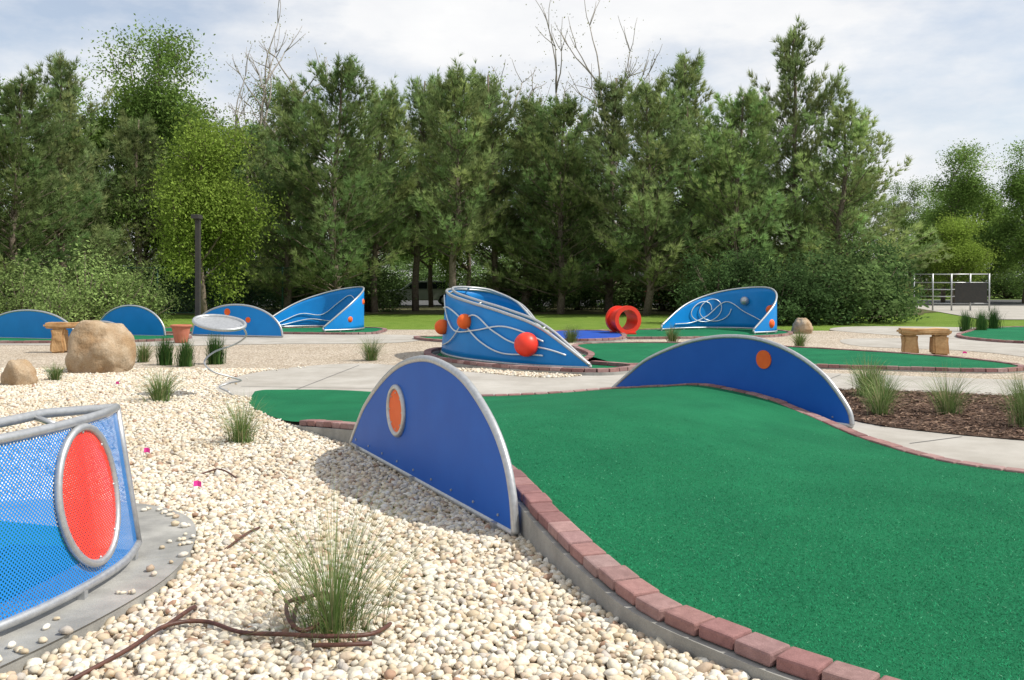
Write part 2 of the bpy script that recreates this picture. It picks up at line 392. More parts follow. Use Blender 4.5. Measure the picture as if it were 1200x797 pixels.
low_arch((-12.2,27.6),(-9.9,26.8),.85)
low_arch((-11.6,24.9),(-9.9,24.3),.5)
low_arch((-9.4,27.6),(-6.5,26.6),.88,discs=[(.40,.72,.10,False,'orange'),(.63,.5,.08,False,'orange'),(.5,.35,.06,False,'white')])

# ------------------------------------------------------------------ curved wave panels
def wave(poly,tops,zb=.1,lean=0,side=1,mat='sky_blue',balls=(),swirls=(),discs=(),double=0,r=.03,name='blue_wave_panel',perfuv=False):
    e=empty(name)
    C=cr([(p[0],p[1],z) for p,z in zip(poly,tops)],10); C=resample(C,.08)
    n=len(C); XY=C[:,:2]; tz=C[:,2]
    S=np.r_[0,np.cumsum(np.linalg.norm(np.diff(XY,axis=0),axis=1))]
    tg=np.gradient(XY,axis=0); tg/=np.linalg.norm(tg,axis=1)[:,None]
    nr=np.stack([tg[:,1],-tg[:,0]],1)*side
    def Pt(s,z,off=0):
        x=np.interp(s,S,XY[:,0]); y=np.interp(s,S,XY[:,1]); nx=np.interp(s,S,nr[:,0]); ny=np.interp(s,S,nr[:,1])
        o=off-lean*(z-zb)
        return Vector((x+nx*o,y+ny*o,z))
    rows=8; V=[];F=[];UV=[]
    for j in range(rows+1):
        for i in range(n):
            z=zb+(tz[i]-zb)*j/rows; V.append(Pt(S[i],z)); UV.append((S[i],z))
    for j in range(rows):
        for i in range(n-1): F.append((j*n+i,j*n+i+1,(j+1)*n+i+1,(j+1)*n+i))
    mb=MB(); mb.add(V,F,0,True); o=mb.obj('panel',[M[mat]],e)
    uv=o.data.uv_layers.new(name='UVMap')
    for lp in o.data.loops: uv.data[lp.index].uv=UV[lp.vertex_index]
    if not perfuv:
        sd=o.modifiers.new('s','SOLIDIFY'); sd.thickness=.02; sd.offset=0
    mb=MB()
    mb.tube([Pt(S[i],tz[i]) for i in range(n)],r); mb.tube([Pt(S[i],zb) for i in range(n)],r)
    mb.tube([Pt(S[0],zb+(tz[0]-zb)*k/3) for k in range(4)],r); mb.tube([Pt(S[-1],zb+(tz[-1]-zb)*k/3) for k in range(4)],r)
    if double:
        q_=lambda i: min(1,(S[-1]-S[i])/.7,(S[i]-S[0])/.7)
        mb.tube([Pt(S[i],tz[i]+.045*q_(i),-double*q_(i)) for i in range(n)],r)
        for i in range(10,n-6,max(1,n//5)): mb.tube([Pt(S[i],tz[i]),Pt(S[i],tz[i]+.045*q_(i),-double*q_(i))],r*.6)
    for k in range(0,n,8): 
        p=Pt(S[k],zb); mb.box((p.x,p.y,zb/2),(.04,.04,zb+.02))
    mb.obj('pipe_frame',[M['steel']],e)
    for (f,zf,R,mt) in balls:
        s=f*S[-1]; tzz=np.interp(s,S,tz); z=zb+(tzz-zb)*zf; mb=MB(); mb.ball(Pt(s,z,R*.55),R,0,24,14); mb.obj('ball',[M[mt]],e)
    for pts in swirls:
        mb=MB(); q=cr(pts,8)
        mb.tube([Pt(a*S[-1],max(zb,zb+(np.interp(a*S[-1],S,tz)-zb)*b),.05) for a,b in q],.016,0,seg=6); mb.obj('wire',[M['white']],e)
    for (f,z,R,mt) in discs:
        s0=f*S[-1]; V=[Pt(s0,z,.016)];F=[];uvs=[(s0,z)]; K=48
        for rr_ in (.5,1.0):
            for k in range(K):
                a=2*math.pi*k/K; ss=s0+R*rr_*math.cos(a)*.80; zz=z+R*rr_*math.sin(a); V.append(Pt(ss,zz,.016)); uvs.append((ss,zz))
        F=[(0,1+k,1+(k+1)%K) for k in range(K)]+[(1+k,1+K+k,1+K+(k+1)%K,1+(k+1)%K) for k in range(K)]
        mb=MB(); mb.add(V,F,0,True); mb.tube(V[1+K:],.02,1,closed=True)
        for k in range(0,K,6): mb.ball(V[1+K+k]*.93+V[0]*.07,.008,1,8,5)
        o=mb.obj('disc',[M[mt],M['steel']],e)
        uv=o.data.uv_layers.new(name='UVMap')
        for lp in o.data.loops:
            if lp.vertex_index<len(uvs): uv.data[lp.index].uv=uvs[lp.vertex_index]
    return e
wave([(-3.0,2.9),(-2.7,3.25),(-2.4,3.65),(-2.19,4.05),(-2.08,4.5),(-2.05,4.95),(-2.12,5.32)],[.93,.92,.91,.90,.90,.90,.89],zb=.12,lean=.15,side=1,mat='perf_blue',
     discs=[(.765,.535,.335,'perf_red')],double=.14,perfuv=True,r=.024)
pad=cr([(-2.9,2.2),(-2.3,3.1),(-2.04,3.75),(-1.86,4.4),(-1.80,5.0),(-1.93,5.7),(-2.2,6.2),(-2.7,6.5),(-3.6,6.5),(-4.2,5.5),(-4.4,3)],6,True)
mb=MB(); npd=len(pad); mb.add([(p[0],p[1],.07) for p in pad]+[(p[0],p[1],-.03) for p in pad],[tuple(range(npd))]+[(i,(i+1)%npd,npd+(i+1)%npd,npd+i) for i in range(npd)])
mb.obj('concrete_pad',[M['kerbconc']],bevel=.012)
sheet('turf_floor',[(-3.3,2.9),(-2.75,3.6),(-2.45,4.3),(-2.35,5.1),(-2.7,5.8),(-3.6,6.1),(-4.0,4.5)],.075,M['turf'])
midpoly=[(.75,20.4),(.3,21.1),(-.4,21.5),(-1.1,21.3),(-1.5,20.5),(-1.36,19.3),(-.9,18.2),(-.2,17.3),(.5,16.7),(1.36,16.3)]
midtop=[.45,1.05,1.34,1.42,1.42,1.32,1.20,1.02,.76,.14]
wave(midpoly,midtop,zb=.1,lean=.08,side=1,balls=[(.655,.66,.15,'orange'),(.865,.50,.22,'red'),(.495,.45,.16,'orange')],
     swirls=[[(.45,.95),(.52,.65),(.6,.45),(.7,.55),(.8,.75),(.9,.7)],[(.46,.75),(.53,.8),(.62,.7),(.72,.35),(.8,.2),(.9,.3)],[(.5,.15),(.58,.3),(.68,.8),(.76,.6),(.84,.45),(.95,.6)]],double=.12)
e=empty('kerb_ring'); kc=cr([(p[0],p[1],.11) for p in [(-1.0,21.6),(-1.72,20.9),(-1.72,19.3),(-1.15,17.95),(-.35,16.95),(.5,16.3),(1.5,15.95),(2.2,16.7),(1.5,17.5)]],8)
edging(e,kc,.2,.15,bevel=0); kerb(e,kc,.1)
sheet('turf_floor',[(-1.5,21.2),(-1.6,19.4),(-1.05,18.1),(-.3,17.1),(.5,16.45),(1.5,16.1),(2.1,16.8),(1.7,19),(1,21.4)],.06,M['turf'])
fp=[(4.7,29.5),(5.6,30.3),(6.6,30.6),(7.6,30.2),(8.1,29.2),(7.9,28.2),(7.1,27.6)]; ft=[.22,.85,1.22,1.40,1.36,.95,.18]
circ=[(.26+.07*math.cos(a)+.008*a,.52+.33*math.sin(a)) for a in np.linspace(0,12.5,30)]
wave(fp,ft,side=1,balls=[(.50,.68,.14,'steel'),(.88,.35,.17,'orange'),(.70,.5,.15,'orange')],swirls=[circ,[(.1,.3),(.2,.2),(.3,.35),(.4,.7),(.5,.4),(.6,.2)],[(.62,.2),(.7,.6),(.8,.9)]])
fp2=[(x-12.9,y+1.2) for x,y in fp]
wave(fp2,ft,side=1,balls=[(.5,.3,.13,'steel'),(.73,.72,.13,'orange'),(.86,.4,.12,'orange')],swirls=[[(.05,.2),(.2,.5),(.32,.35),(.42,.65),(.5,.8),(.58,.5)],[(.1,.1),(.25,.25),(.4,.15),(.55,.5)],[(.62,.5),(.7,.7),(.8,.9),(.9,.5)]])

# tunnel ring
e=empty('red_tunnel_ring',(3.42,27.6,.47)); mb=MB()
def ringpipe(mb,c0,c1,R,r,mi):
    c0=Vector(c0);c1=Vector(c1);a=(c1-c0).normalized();u=a.cross(Vector((0,0,1))).normalized();w=u.cross(a);K=36;V=[];F=[]
    for c,rad in ((c0,R),(c1,R),(c1,r),(c0,r)):
        for k in range(K): V.append(c+(u*math.cos(2*math.pi*k/K)+w*math.sin(2*math.pi*k/K))*rad)
    for j in range(4):
        for k in range(K):
            l=(k+1)%K; F.append((j*K+k,j*K+l,((j+1)%4)*K+l,((j+1)%4)*K+k))
    mb.add(V,F,mi,False)
d_=Vector((-.22,.72,0)).normalized()
for s0,s1,R,r in ((0,.12,.42,.30),(.12,.68,.325,.30),(.68,.80,.40,.30)): ringpipe(mb,d_*s0,d_*(s1-.002),R,r,0)
mb.box(d_*.05+Vector((0,0,-.42)),(.5,.10,.1)); mb.box(d_*.74+Vector((0,0,-.42)),(.5,.10,.1))
mb.obj('tube',[M['red']],e)

# ------------------------------------------------------------------ boulders, benches, pot
def boulder(loc,s,seed,name='boulder'):
    import bmesh
    bm=bmesh.new(); bmesh.ops.create_icosphere(bm,subdivisions=5,radius=1)
    for v in bm.verts:
        p=v.co.copy(); o=Vector((seed*3.1,seed*1.7,seed))
        k=1+.24*mnoise.noise(p*1.1+o)+.10*mnoise.noise(p*2.7+o)+.03*mnoise.noise(p*8+o)
        q=p*k; q.z=min(q.z,.92+.08*mnoise.noise(p*3+o)+.1*q.x*-1); v.co=Vector((q.x*s[0],q.y*s[1],q.z*s[2]))
    me=bpy.data.meshes.new(name); bm.to_mesh(me); bm.free()
    for f in me.polygons: f.use_smooth=True
    me.materials.append(M['stone']); o=link(name,me); o.location=loc; return o
boulder((-7.2,16.5,.33),(.53,.5,.62),3)
boulder((-7.55,14.4,.1),(.25,.22,.32),8)
boulder((8.95,29,.15),(.33,.3,.35),5)
def rough_box(mbn,c,s,rz,mat,parent,name):
    import bmesh
    bm=bmesh.new(); bmesh.ops.create_cube(bm,size=1)
    bmesh.ops.scale(bm,vec=s,verts=bm.verts); bmesh.ops.bevel(bm,geom=bm.edges[:],offset=.04,segments=2,affect='EDGES')
    bmesh.ops.subdivide_edges(bm,edges=bm.edges[:],cuts=3,use_grid_fill=True)
    for v in bm.verts: v.co+=Vector((mnoise.noise(v.co*4+Vector(c)),mnoise.noise(v.co*4+Vector(c)*2),mnoise.noise(v.co*5+Vector(c)*3)))*.035
    me=bpy.data.meshes.new(name); bm.to_mesh(me); bm.free()
    me.materials.append(M[mat]); o=link(name,me,parent); o.location=c; o.rotation_euler=(0,0,rz); return o
e=empty('log_bench',(9.05,20.6,0),-.25)
rough_box(0,(0,0,.50),(1.05,.5,.13),0,'wood',e,'seat'); rough_box(0,(-.3,0,.22),(.32,.38,.44),0,'wood',e,'leg_1'); rough_box(0,(.3,0,.22),(.32,.38,.44),.1,'wood',e,'leg_2')
e=empty('log_bench',(-10.0,21.2,0),.15)
rough_box(0,(.1,0,.62),(1.15,.4,.12),0,'wood',e,'seat'); rough_box(0,(-.2,0,.28),(.3,.35,.56),0,'wood',e,'leg_1'); rough_box(0,(.45,0,.28),(.22,.3,.56),.1,'wood',e,'leg_2')
mb=MB(); mb.cyl((0,0,.2),(0,0,1),.16,.42,0,24,.24); mb.tube([(.25*math.cos(a),.25*math.sin(a),.42) for a in np.linspace(0,6.283,24,endpoint=False)],.03,0,True)
o=mb.obj('terracotta_pot',[M['terracotta']]); o.location=(-8.6,24.4,.03)

# spiral wire sculpture with oval ring
e=empty('spiral_wire_sculpture',(-3.85,13.0,0)); mb=MB()
ax=Vector((1,0,-.14)).normalized(); ay=Vector((0,1,.30)).normalized(); c=Vector((-.2,0,1.03))
mb.tube([c+ax*.35*math.cos(a)+ay*.26*math.sin(a) for a in np.linspace(0,6.283,48,endpoint=False)],.026,0,True)
V=[c+Vector((0,0,-.02))]+[c+ax*.33*math.cos(a)+ay*.24*math.sin(a) for a in np.linspace(0,6.283,48,endpoint=False)]
mb.add(V,[(0,1+k,1+(k+1)%48) for k in range(48)],0,True)
mb.obj('oval_dish',[M['steel']],e)
mb=MB(); pts=cr([(.10,0,1.0),(.14,.1,.85),(-.05,.25,.72),(-.3,.1,.62),(-.36,-.15,.5),(-.2,-.28,.38),(.05,-.15,.28),(.08,.05,.22),(-.1,.12,.18),(-.2,0,.14),(-.05,-.08,.08),(0,0,0)],8)
mb.tube(pts,.013,0,seg=6); mb.obj('coil',[M['steel']],e)

# ------------------------------------------------------------------ hoses and ribbons
e=empty('irrigation_hose'); mb=MB()
def hz(pts,r=.010): mb.tube(cr([(x,y,z) for x,y,z in pts],8),r,0,seg=8)
hz([(-1.75,3.65,.03),(-1.62,3.95,.05),(-1.55,4.2,.06),(-1.4,4.28,.05),(-1.2,4.15,.05),(-1.0,4.1,.06),(-.8,4.05,.07),(-.62,4.1,.06),(-.55,4.25,.05)])
hz([(-1.56,4.2,.05),(-1.5,4.4,.07),(-1.52,4.5,.03)])
hz([(-.98,4.2,.05),(-1.0,4.4,.09),(-.9,4.52,.1),(-.82,4.35,.08),(-.9,4.12,.07),(-.98,4.16,.09),(-1.04,4.35,.11),(-.97,4.5,.09)])
hz([(-.85,4.0,.05),(-.72,3.98,.06),(-.6,4.02,.05)])
hz([(-1.68,5.5,.03),(-1.62,5.75,.06),(-1.6,5.95,.04)],.008)
hz([(-2.55,7.6,.03),(-2.4,7.7,.06),(-2.2,7.5,.03)],.007)
mb.obj('hose',[M['hose']],e)
def ribbon(x,y,s=.05):
    mb=MB(); mb.tube([(0,0,0),(0,0,.10)],.0025,1,seg=5)
    V=[(0,0,.10),(s*.6,.008,.105),(s*1.2,0,.095),(s*1.2,.004,.055),(s*.6,.012,.062),(0,0,.06)]
    mb.add(V,[(0,1,4,5),(1,2,3,4)],0); o=mb.obj('pink_marker_flag',[M['pink'],M['steel']]); o.location=(x,y,.01); o.rotation_euler=(random.uniform(-.2,.2),0,random.uniform(-.6,.6))
for x,y in ((-3.3,8.4),(-2.38,7.0),(-4.6,8.3),(-5.9,14)): ribbon(x,y)
for x,y in ((9.6,20.0),): ribbon(x,y,.07)

# ------------------------------------------------------------------ pebbles
import bmesh
def ico(sub):
    bm=bmesh.new(); bmesh.ops.create_icosphere(bm,subdivisions=sub,radius=1)
    V=np.array([v.co[:] for v in bm.verts]); F=np.array([[v.index for v in f.verts] for f in bm.faces]); bm.free(); return V,F
pal=np.array([(.74,.69,.58),(.70,.61,.47),(.78,.74,.66),(.62,.52,.38),(.66,.54,.42),(.48,.38,.29),(.72,.66,.56),(.54,.50,.46),(.80,.78,.72),(.42,.27,.19)])
pw=np.array([.21,.17,.16,.1,.08,.04,.13,.03,.07,.015]); pw/=pw.sum()
lanepoly=np.concatenate([nc[:,:2],fc[::-1,:2]])
def pebbles(name,y0,y1,sp,r0,r1,sub,parent,wander=.5,spill=None):
    if spill is None:
        ys=np.arange(y0,y1,sp*.9); X=[];Y=[]
        for y in ys:
            xs=np.arange(-.60*y-.7,min(.35*y+1.5,4.5) ,sp); X.append(xs); Y.append(np.full(len(xs),y))
        X=np.concatenate(X);Y=np.concatenate(Y); X+=rng.uniform(-wander,wander,len(X))*sp; Y+=rng.uniform(-wander,wander,len(Y))*sp
        keep=~pip(X,Y,lanepoly)&~pip(X,Y,pad)&~pip(X,Y,conc_poly)&~pip(X,Y,mulch_poly)
        keep&=~((X>1.2)&(Y<14))
        X=X[keep];Y=Y[keep]; zb=np.zeros(len(X))+.004
    else: X,Y,zb=spill
    n=len(X)
    R=rng.uniform(r0,r1,n)*rng.choice([.65,1,1,1.3],n); Sx=R*rng.uniform(.9,1.4,n); Sy=R*rng.uniform(.75,1.05,n); Sz=R*rng.uniform(.5,.8,n)
    Vp,Fp=ico(sub)
    if sub>1:
        protos=[]
        for k in range(6):
            q=Vp.copy()
            for i in range(len(q)): q[i]*=1+.32*mnoise.noise(Vector(q[i])*1.4+Vector((k*7.3,0,0)))
            protos.append(q)
        protos=np.array(protos); base=protos[rng.integers(0,6,n)]
    else: base=np.repeat(Vp[None],n,0)*(1+rng.uniform(-.14,.14,(n,len(Vp),1)))
    base=base*np.stack([Sx,Sy,Sz],1)[:,None,:]
    a=rng.random(n)*6.283; tl=rng.normal(0,.4 if spill is None else .1,n); ca,sa=np.cos(a),np.sin(a); ct,st=np.cos(tl),np.sin(tl)
    x=base[...,0];y=base[...,1];z=base[...,2]
    x2=x*ct[:,None]+z*st[:,None]; z2=-x*st[:,None]+z*ct[:,None]
    xx=x2*ca[:,None]-y*sa[:,None]; yy=x2*sa[:,None]+y*ca[:,None]
    up=rng.uniform(.0,.024,n) if spill is None else Sz*.85
    V=np.stack([xx+X[:,None],yy+Y[:,None],z2+(up+zb)[:,None]],-1).reshape(-1,3)
    m=len(Vp); F=(Fp[None]+ (np.arange(n)*m)[:,None,None]).reshape(-1,3)
    c=pal[rng.choice(len(pal),n,p=pw)]*rng.uniform(.85,1.08,(n,1)); c=np.repeat(c,m,0)
    link(name,mesh_np(name,V,F,M['pebble'],c,smooth=True),parent)
    return n
e=empty('gravel_stones')
pebbles('near_stones',3.0,7.5,.030,.015,.024,2,e)
pebbles('far_stones',7.5,17.0,.036,.017,.028,1,e)
# strays on the pad and paths
xs=[];ys=[];zs=[]
pc=np.array([-3.0,4.6])
for k in range(60):
    p=pad[rng.integers(8,40)]; q=p+(pc-p)/np.linalg.norm(pc-p)*abs(rng.normal(0,.07)+.03)
    xs.append(q[0]);ys.append(q[1]);zs.append(.07)
for k in range(170):
    x=rng.uniform(-4.4,0);y=rng.uniform(12.9,17.5)
    if pip(np.array([x]),np.array([y]),conc_poly)[0] and not pip(np.array([x]),np.array([y]),lanepoly)[0] and not pip(np.array([x-.3]),np.array([y]),conc_poly)[0]: xs.append(x);ys.append(y);zs.append(.012)
pebbles('stray_stones',0,0,1,.012,.02,2,e,spill=(np.array(xs),np.array(ys),np.array(zs)))
# dry leaf scraps and twigs on the gravel
nl=260; X_=rng.uniform(-5,0,nl); Y_=rng.uniform(3.4,11,nl); k_=~pip(X_,Y_,lanepoly)&~pip(X_,Y_,pad)&(X_>-.6*Y_-.2)&(X_<.9-.16*Y_); X_=X_[k_];Y_=Y_[k_];nl=len(X_)
a_=rng.random(nl)*6.283; l_=rng.uniform(.008,.024,nl); wv=rng.uniform(.2,.6,nl)
dx=np.cos(a_)*l_; dy=np.sin(a_)*l_; z0=.05
V=np.stack([np.stack([X_-dx,Y_-dy,z0+rng.normal(0,.006,nl)],1),np.stack([X_+dy*wv,Y_-dx*wv,np.full(nl,z0)],1),np.stack([X_+dx,Y_+dy,z0+rng.normal(0,.006,nl)],1),np.stack([X_-dy*wv,Y_+dx*wv,np.full(nl,z0)],1)],1).reshape(-1,3)
cm=np.array([(.25,.14,.07),(.16,.09,.05),(.34,.24,.12)])[rng.integers(0,3,nl)]
link('dry_leaves',mesh_np('dry_leaves',V,np.arange(nl*4).reshape(-1,4),M['chip'],np.repeat(cm,4,0)))

# ------------------------------------------------------------------ grasses
def grass(name,loc,h,spread,n,wd=.004,cols=((.13,.21,.06),(.20,.27,.11),(.36,.33,.18)),stiff=.5):
    a=rng.random(n)*6.283; b0=np.abs(rng.normal(0,.06,n))*h/.5; H=h*rng.uniform(.4,1.1,n); out=spread*rng.random(n)**.8
    K=6; V=[];
    side=np.stack([-np.sin(a+rng.normal(0,.6,n)),np.cos(a),np.zeros(n)],1)
    bend=rng.normal(0,.09,n)*h
    for k in range(K+1):
        t=k/K; rad=b0+out*(t**1.7); z=H*(t-.34*t**3*(out/spread))
        c=np.stack([np.cos(a)*rad-np.sin(a)*bend*t*t,np.sin(a)*rad+np.cos(a)*bend*t*t,z],1); wv=wd*(1-t*.92)
        V.append(c-side*wv); V.append(c+side*wv)
    V=np.stack(V,1); m=2*(K+1)
    Fp=np.array([[2*k,2*k+1,2*k+3,2*k+2] for k in range(K)])
    F=(Fp[None]+(np.arange(n)*m)[:,None,None]).reshape(-1,4)
    c=np.array(cols)[rng.choice(len(cols),n,p=[.5,.35,.15])]*rng.uniform(.7,1.25,(n,1))
    me=mesh_np(name,V.reshape(-1,3),F,M['grassblade'],np.repeat(c,m,0))
    o=link(name,me); o.location=loc; return o
grass('ornamental_grass',(-.80,4.22,.0),.74,.68,520,.0019)
for (x,y,h) in ((-2.65,9.2,.52),(-4.65,12.4,.5),(-7.3,15.0,.34),(-2.85,19,.5),(-7.3,18.6,.45),(1.55,24.6,.5),(4.2,24.6,.5),(7.05,23,.45),(4.9,12.9,.62),(4.35,11.1,.58),(5.2,11.2,.66),(5.6,10.2,.66),(5.0,13.0,.5),(6.3,11.5,.6),(6.4,9.9,.6),(4.75,12.0,.5)):
    grass('ornamental_grass',(x,y,.01),h*random.uniform(.95,1.12),h*random.uniform(.65,.9),random.choice((260,340,400)),.003 if y<12 else .005)
for (x,y,h) in ((-6.65,18.0,.62),(-6.15,17.7,.58),(-5.75,18.2,.66),(14.5,30,.75),(15.0,30,.8),(15.9,31,.85)):
    grass('dwarf_conifer',(x,y,.0),h,h*.22,500,.008,cols=((.06,.14,.04),(.08,.17,.045),(.13,.2,.06)))

# ------------------------------------------------------------------ trees
def unit(n):
    v=rng.normal(size=(n,3)); return v/np.linalg.norm(v,axis=1)[:,None]
def needles(P,D,L,K,w,spread,colr):
    n=len(P); P=np.repeat(P,K,0); D=np.repeat(D,K,0); d=D+spread*unit(n*K); d/=np.linalg.norm(d,axis=1)[:,None]
    s=np.cross(d,unit(n*K)); s/=np.linalg.norm(s,axis=1)[:,None]+1e-6
    l=L*rng.uniform(.7,1.2,(n*K,1))
    V=np.stack([P-s*w/2,P+s*w/2,P+d*l],1).reshape(-1,3)
    c=np.repeat(colr,K*3,0)*np.repeat(rng.uniform(.85,1.15,(n*K,1)),3,0)
    return V,c
def pine(seed,h=9,R=2.7,low=.08,col=(.27,.345,.14),dens=.95):
    r=np.random.default_rng(seed); mb=MB()
    zs=np.linspace(0,h,10); off=np.cumsum(r.normal(0,.07,(10,2)),0)
    tr=[(off[i,0],off[i,1],zs[i]) for i in range(10)]
    mb.tube(tr,[.15*(1-i/10.5)+.01 for i in range(10)],0,seg=8)
    PP=[];DD=[];CC=[]
    z=h*low
    lump=r.uniform(.55,1.2,40)
    while z<h*.985:
        t=z/h; prof=min(1,(1-t)**.55*1.08)*(0.75+.25*min(1,t/.25))
        for k in range(6):
            if r.random()<.17: continue
            a=r.random()*6.283; sect=lump[(int(a*1.6)+int(t*7)*7)%40]
            L=R*prof*sect*r.uniform(.6,1.2)+.15; el=r.uniform(.05,.40)+.65*t
            x0=np.interp(z,zs,off[:,0]); y0=np.interp(z,zs,off[:,1]); zz=z+r.uniform(-.16,.16)-.3*t
            d=np.array([math.cos(a)*math.cos(el),math.sin(a)*math.cos(el),math.sin(el)])
            lat=np.array([-math.sin(a),math.cos(a),0]); p0=np.array([x0,y0,zz])
            curve=lambda u:p0+d*L*u[:,None]+np.array([0,0,1])*(.12*L*(u**2))[:,None]
            uu=np.linspace(0,1,5); cpt=curve(uu); mb.tube(cpt,[.032*(1-.8*q)*(1.2-t) for q in uu],0,seg=4)
            m=int((8+L*14)*dens); u=r.uniform(.15,1,m)**.75
            wl=r.uniform(-1,1,m)*.42*L*(1.12-u)*(u**.3)
            P=curve(u)+lat*wl[:,None]+np.array([0,0,1])*(r.normal(0,.11,m)+.1*np.abs(wl))[:,None]
            D=d[None]*.6+lat[None]*np.sign(wl)[:,None]*.5+np.array([[0,0,.45]])
            D/=np.linalg.norm(D,axis=1)[:,None]
            PP.append(P);DD.append(D)
            br=r.uniform(.72,1.28)
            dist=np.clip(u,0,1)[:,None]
            c=np.array([col])*br*(.55+.6*dist)*r.uniform(.85,1.18,(m,1)); c[:,0]*=r.uniform(.88,1.12)  # needles coloured darker towards the trunk, painting in deep-crown shade
            CC.append(c)
        z+=h*.034
    P=np.concatenate(PP);D=np.concatenate(DD);C=np.concatenate(CC)
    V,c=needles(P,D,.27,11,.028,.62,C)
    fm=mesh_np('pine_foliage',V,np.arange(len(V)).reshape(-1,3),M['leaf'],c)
    o=mb.obj('tmp',[M['bark']]); wm=o.data; bpy.data.objects.remove(o); return fm,wm
def leaves(P,n_each,sig,size,col,flat=.0,var=.3):
    n=len(P); br=rng.uniform(1-var,1+var,(n,1)); P=np.repeat(P,n_each,0); m=len(P)
    P=P+rng.normal(size=(m,3))*sig*np.array([1,1,.75])
    nn=unit(m); nn[:,2]=np.abs(nn[:,2])+.3; nn/=np.linalg.norm(nn,axis=1)[:,None]
    u=np.cross(nn,unit(m)); u/=np.linalg.norm(u,axis=1)[:,None]; v=np.cross(nn,u); s=size*rng.uniform(.6,1.25,(m,1))
    V=np.stack([P-u*s*.6,P-v*s*.34,P+u*s*.6,P+v*s*.34],1).reshape(-1,3)
    c=np.repeat(br,n_each,0)*np.array([col])*rng.uniform(.75,1.25,(m,1)); c=np.repeat(c,4,0)
    return V,c
def decid(seed,h,col,n_each=46,sig=.38,size=.12,bark='bark',trunk=.42,r0=.16,nb_=2):
    r=random.Random(seed); segs=[]; tips=[]
    def ru(): 
        v=Vector((r.gauss(0,1),r.gauss(0,1),r.gauss(0,1))); return v.normalized()
    def grow(p,d,L,rad,dep):
        n=5 if dep==0 else 4; q=p.copy(); pts=[q.copy()]; 
        for i in range(n):
            d=(d+ru()*(.10 if dep==0 else .22)+Vector((0,0,.05))).normalized(); q=q+d*L/n; pts.append(q.copy())
            if dep>=2 or (dep==1 and i>1): tips.append(q.copy())
            if dep==0 and i>=1:
                for _ in range(nb_):
                    a=r.random()*6.283; grow(q,Vector((math.cos(a),math.sin(a),.55)).normalized(),L*.5*(1.1-i*.1)*r.uniform(.6,1.3),rad*.4,1)
            elif dep==1 and i in(1,2): grow(q,(d*.6+ru()*.8).normalized(),L*.45,rad*.4,2)
        rr=[rad*(1-.5*i/n) for i in range(n+1)]; segs.append((pts,rr))
        if dep<3:
            for _ in range(3): grow(q,(d*.8+ru()*.7+Vector((0,0,.15))).normalized(),L*.62*r.uniform(.65,1.2),rad*.5,dep+1)
    grow(Vector((0,0,0)),Vector((0,0,1)),h*trunk,r0,0)
    mz=max(t.z for t in tips); k=h*.96/mz
    mb=MB()
    for pts,rr in segs: mb.tube([p*k for p in pts],rr,0,seg=5)
    T=np.array([tuple(t*k) for t in tips])
    o=mb.obj('tmp',[M[bark]]); wm=o.data; bpy.data.objects.remove(o)
    fm=None
    if n_each:
        V,c=leaves(T,n_each,sig,size,col); fm=mesh_np('leaf_crown',V,np.arange(len(V)).reshape(-1,4),M['leaf'],c)
    return fm,wm
def place(name,fm,wm,x,y,s=1,sz=None):
    e=empty(name,(x,y,-.02),random.uniform(0,6.28),(s,s,sz or s))
    link('trunk',wm.copy(),e)
    if fm: link('crown',fm.copy(),e)
    return e
X=lambda px,d:(px-600)/1100*d
FD=1.32
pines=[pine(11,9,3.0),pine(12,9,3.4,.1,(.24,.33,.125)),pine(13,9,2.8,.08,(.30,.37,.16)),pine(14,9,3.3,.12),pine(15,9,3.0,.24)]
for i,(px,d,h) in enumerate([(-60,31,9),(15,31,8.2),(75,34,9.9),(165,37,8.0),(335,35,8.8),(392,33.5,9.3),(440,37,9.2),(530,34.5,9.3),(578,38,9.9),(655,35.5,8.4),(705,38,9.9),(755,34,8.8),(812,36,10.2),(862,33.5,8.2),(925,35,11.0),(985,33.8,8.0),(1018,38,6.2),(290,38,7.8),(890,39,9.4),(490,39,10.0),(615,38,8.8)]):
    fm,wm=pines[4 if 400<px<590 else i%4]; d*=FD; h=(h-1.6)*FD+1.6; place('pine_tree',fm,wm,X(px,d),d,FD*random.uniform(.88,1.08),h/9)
yel=(.30,.42,.08); dk=(.08,.14,.05)
dA=decid(3,11,(.19,.30,.075)); dB=decid(9,11,(.25,.37,.09)); dC=decid(21,8,yel,44,.5,.13); dN=decid(35,13,(.24,.25,.10),2,.3,.08,'barkpale',.55,.17,1)
for i,(px,d,h) in enumerate([(-10,41,11),(125,40,12.9),(165,39,12.2),(228,41,12.9),(345,45,11.3),(430,46,11),(505,45,11.2),(548,44,11.5),(620,47,10.6),(675,44,10.2),(790,46,10.4),(850,45,10),(50,46,11.5),(960,50,8.5)]):
    fm,wm=(dA,dB)[i%2]; d*=FD; h=(h-1.6)*FD+1.6; k=h/11; place('deciduous_tree',fm,wm,X(px,d),d,k*.85,k)
for i,(px,d,h) in enumerate([(1105,72,12.3),(1150,76,13.3),(1200,70,12.2),(1250,70,12.2),(1065,68,9)]):
    fm,wm=(dA,dB)[i%2]; k=h/11; place('deciduous_tree',fm,wm,X(px,d),d,k*1.05,k)
place('deciduous_tree',*dC,X(240,41),41,.9,1.12); place('deciduous_tree',*dC,X(1118,66),66,.8,.8)
for px,d,s in ((288,52,1.50),(650,56,1.46),(740,56,1.55),(262,56,1.3),(695,57,1.4)): place('bare_tree',*dN,X(px,d),d,s*.8,s)
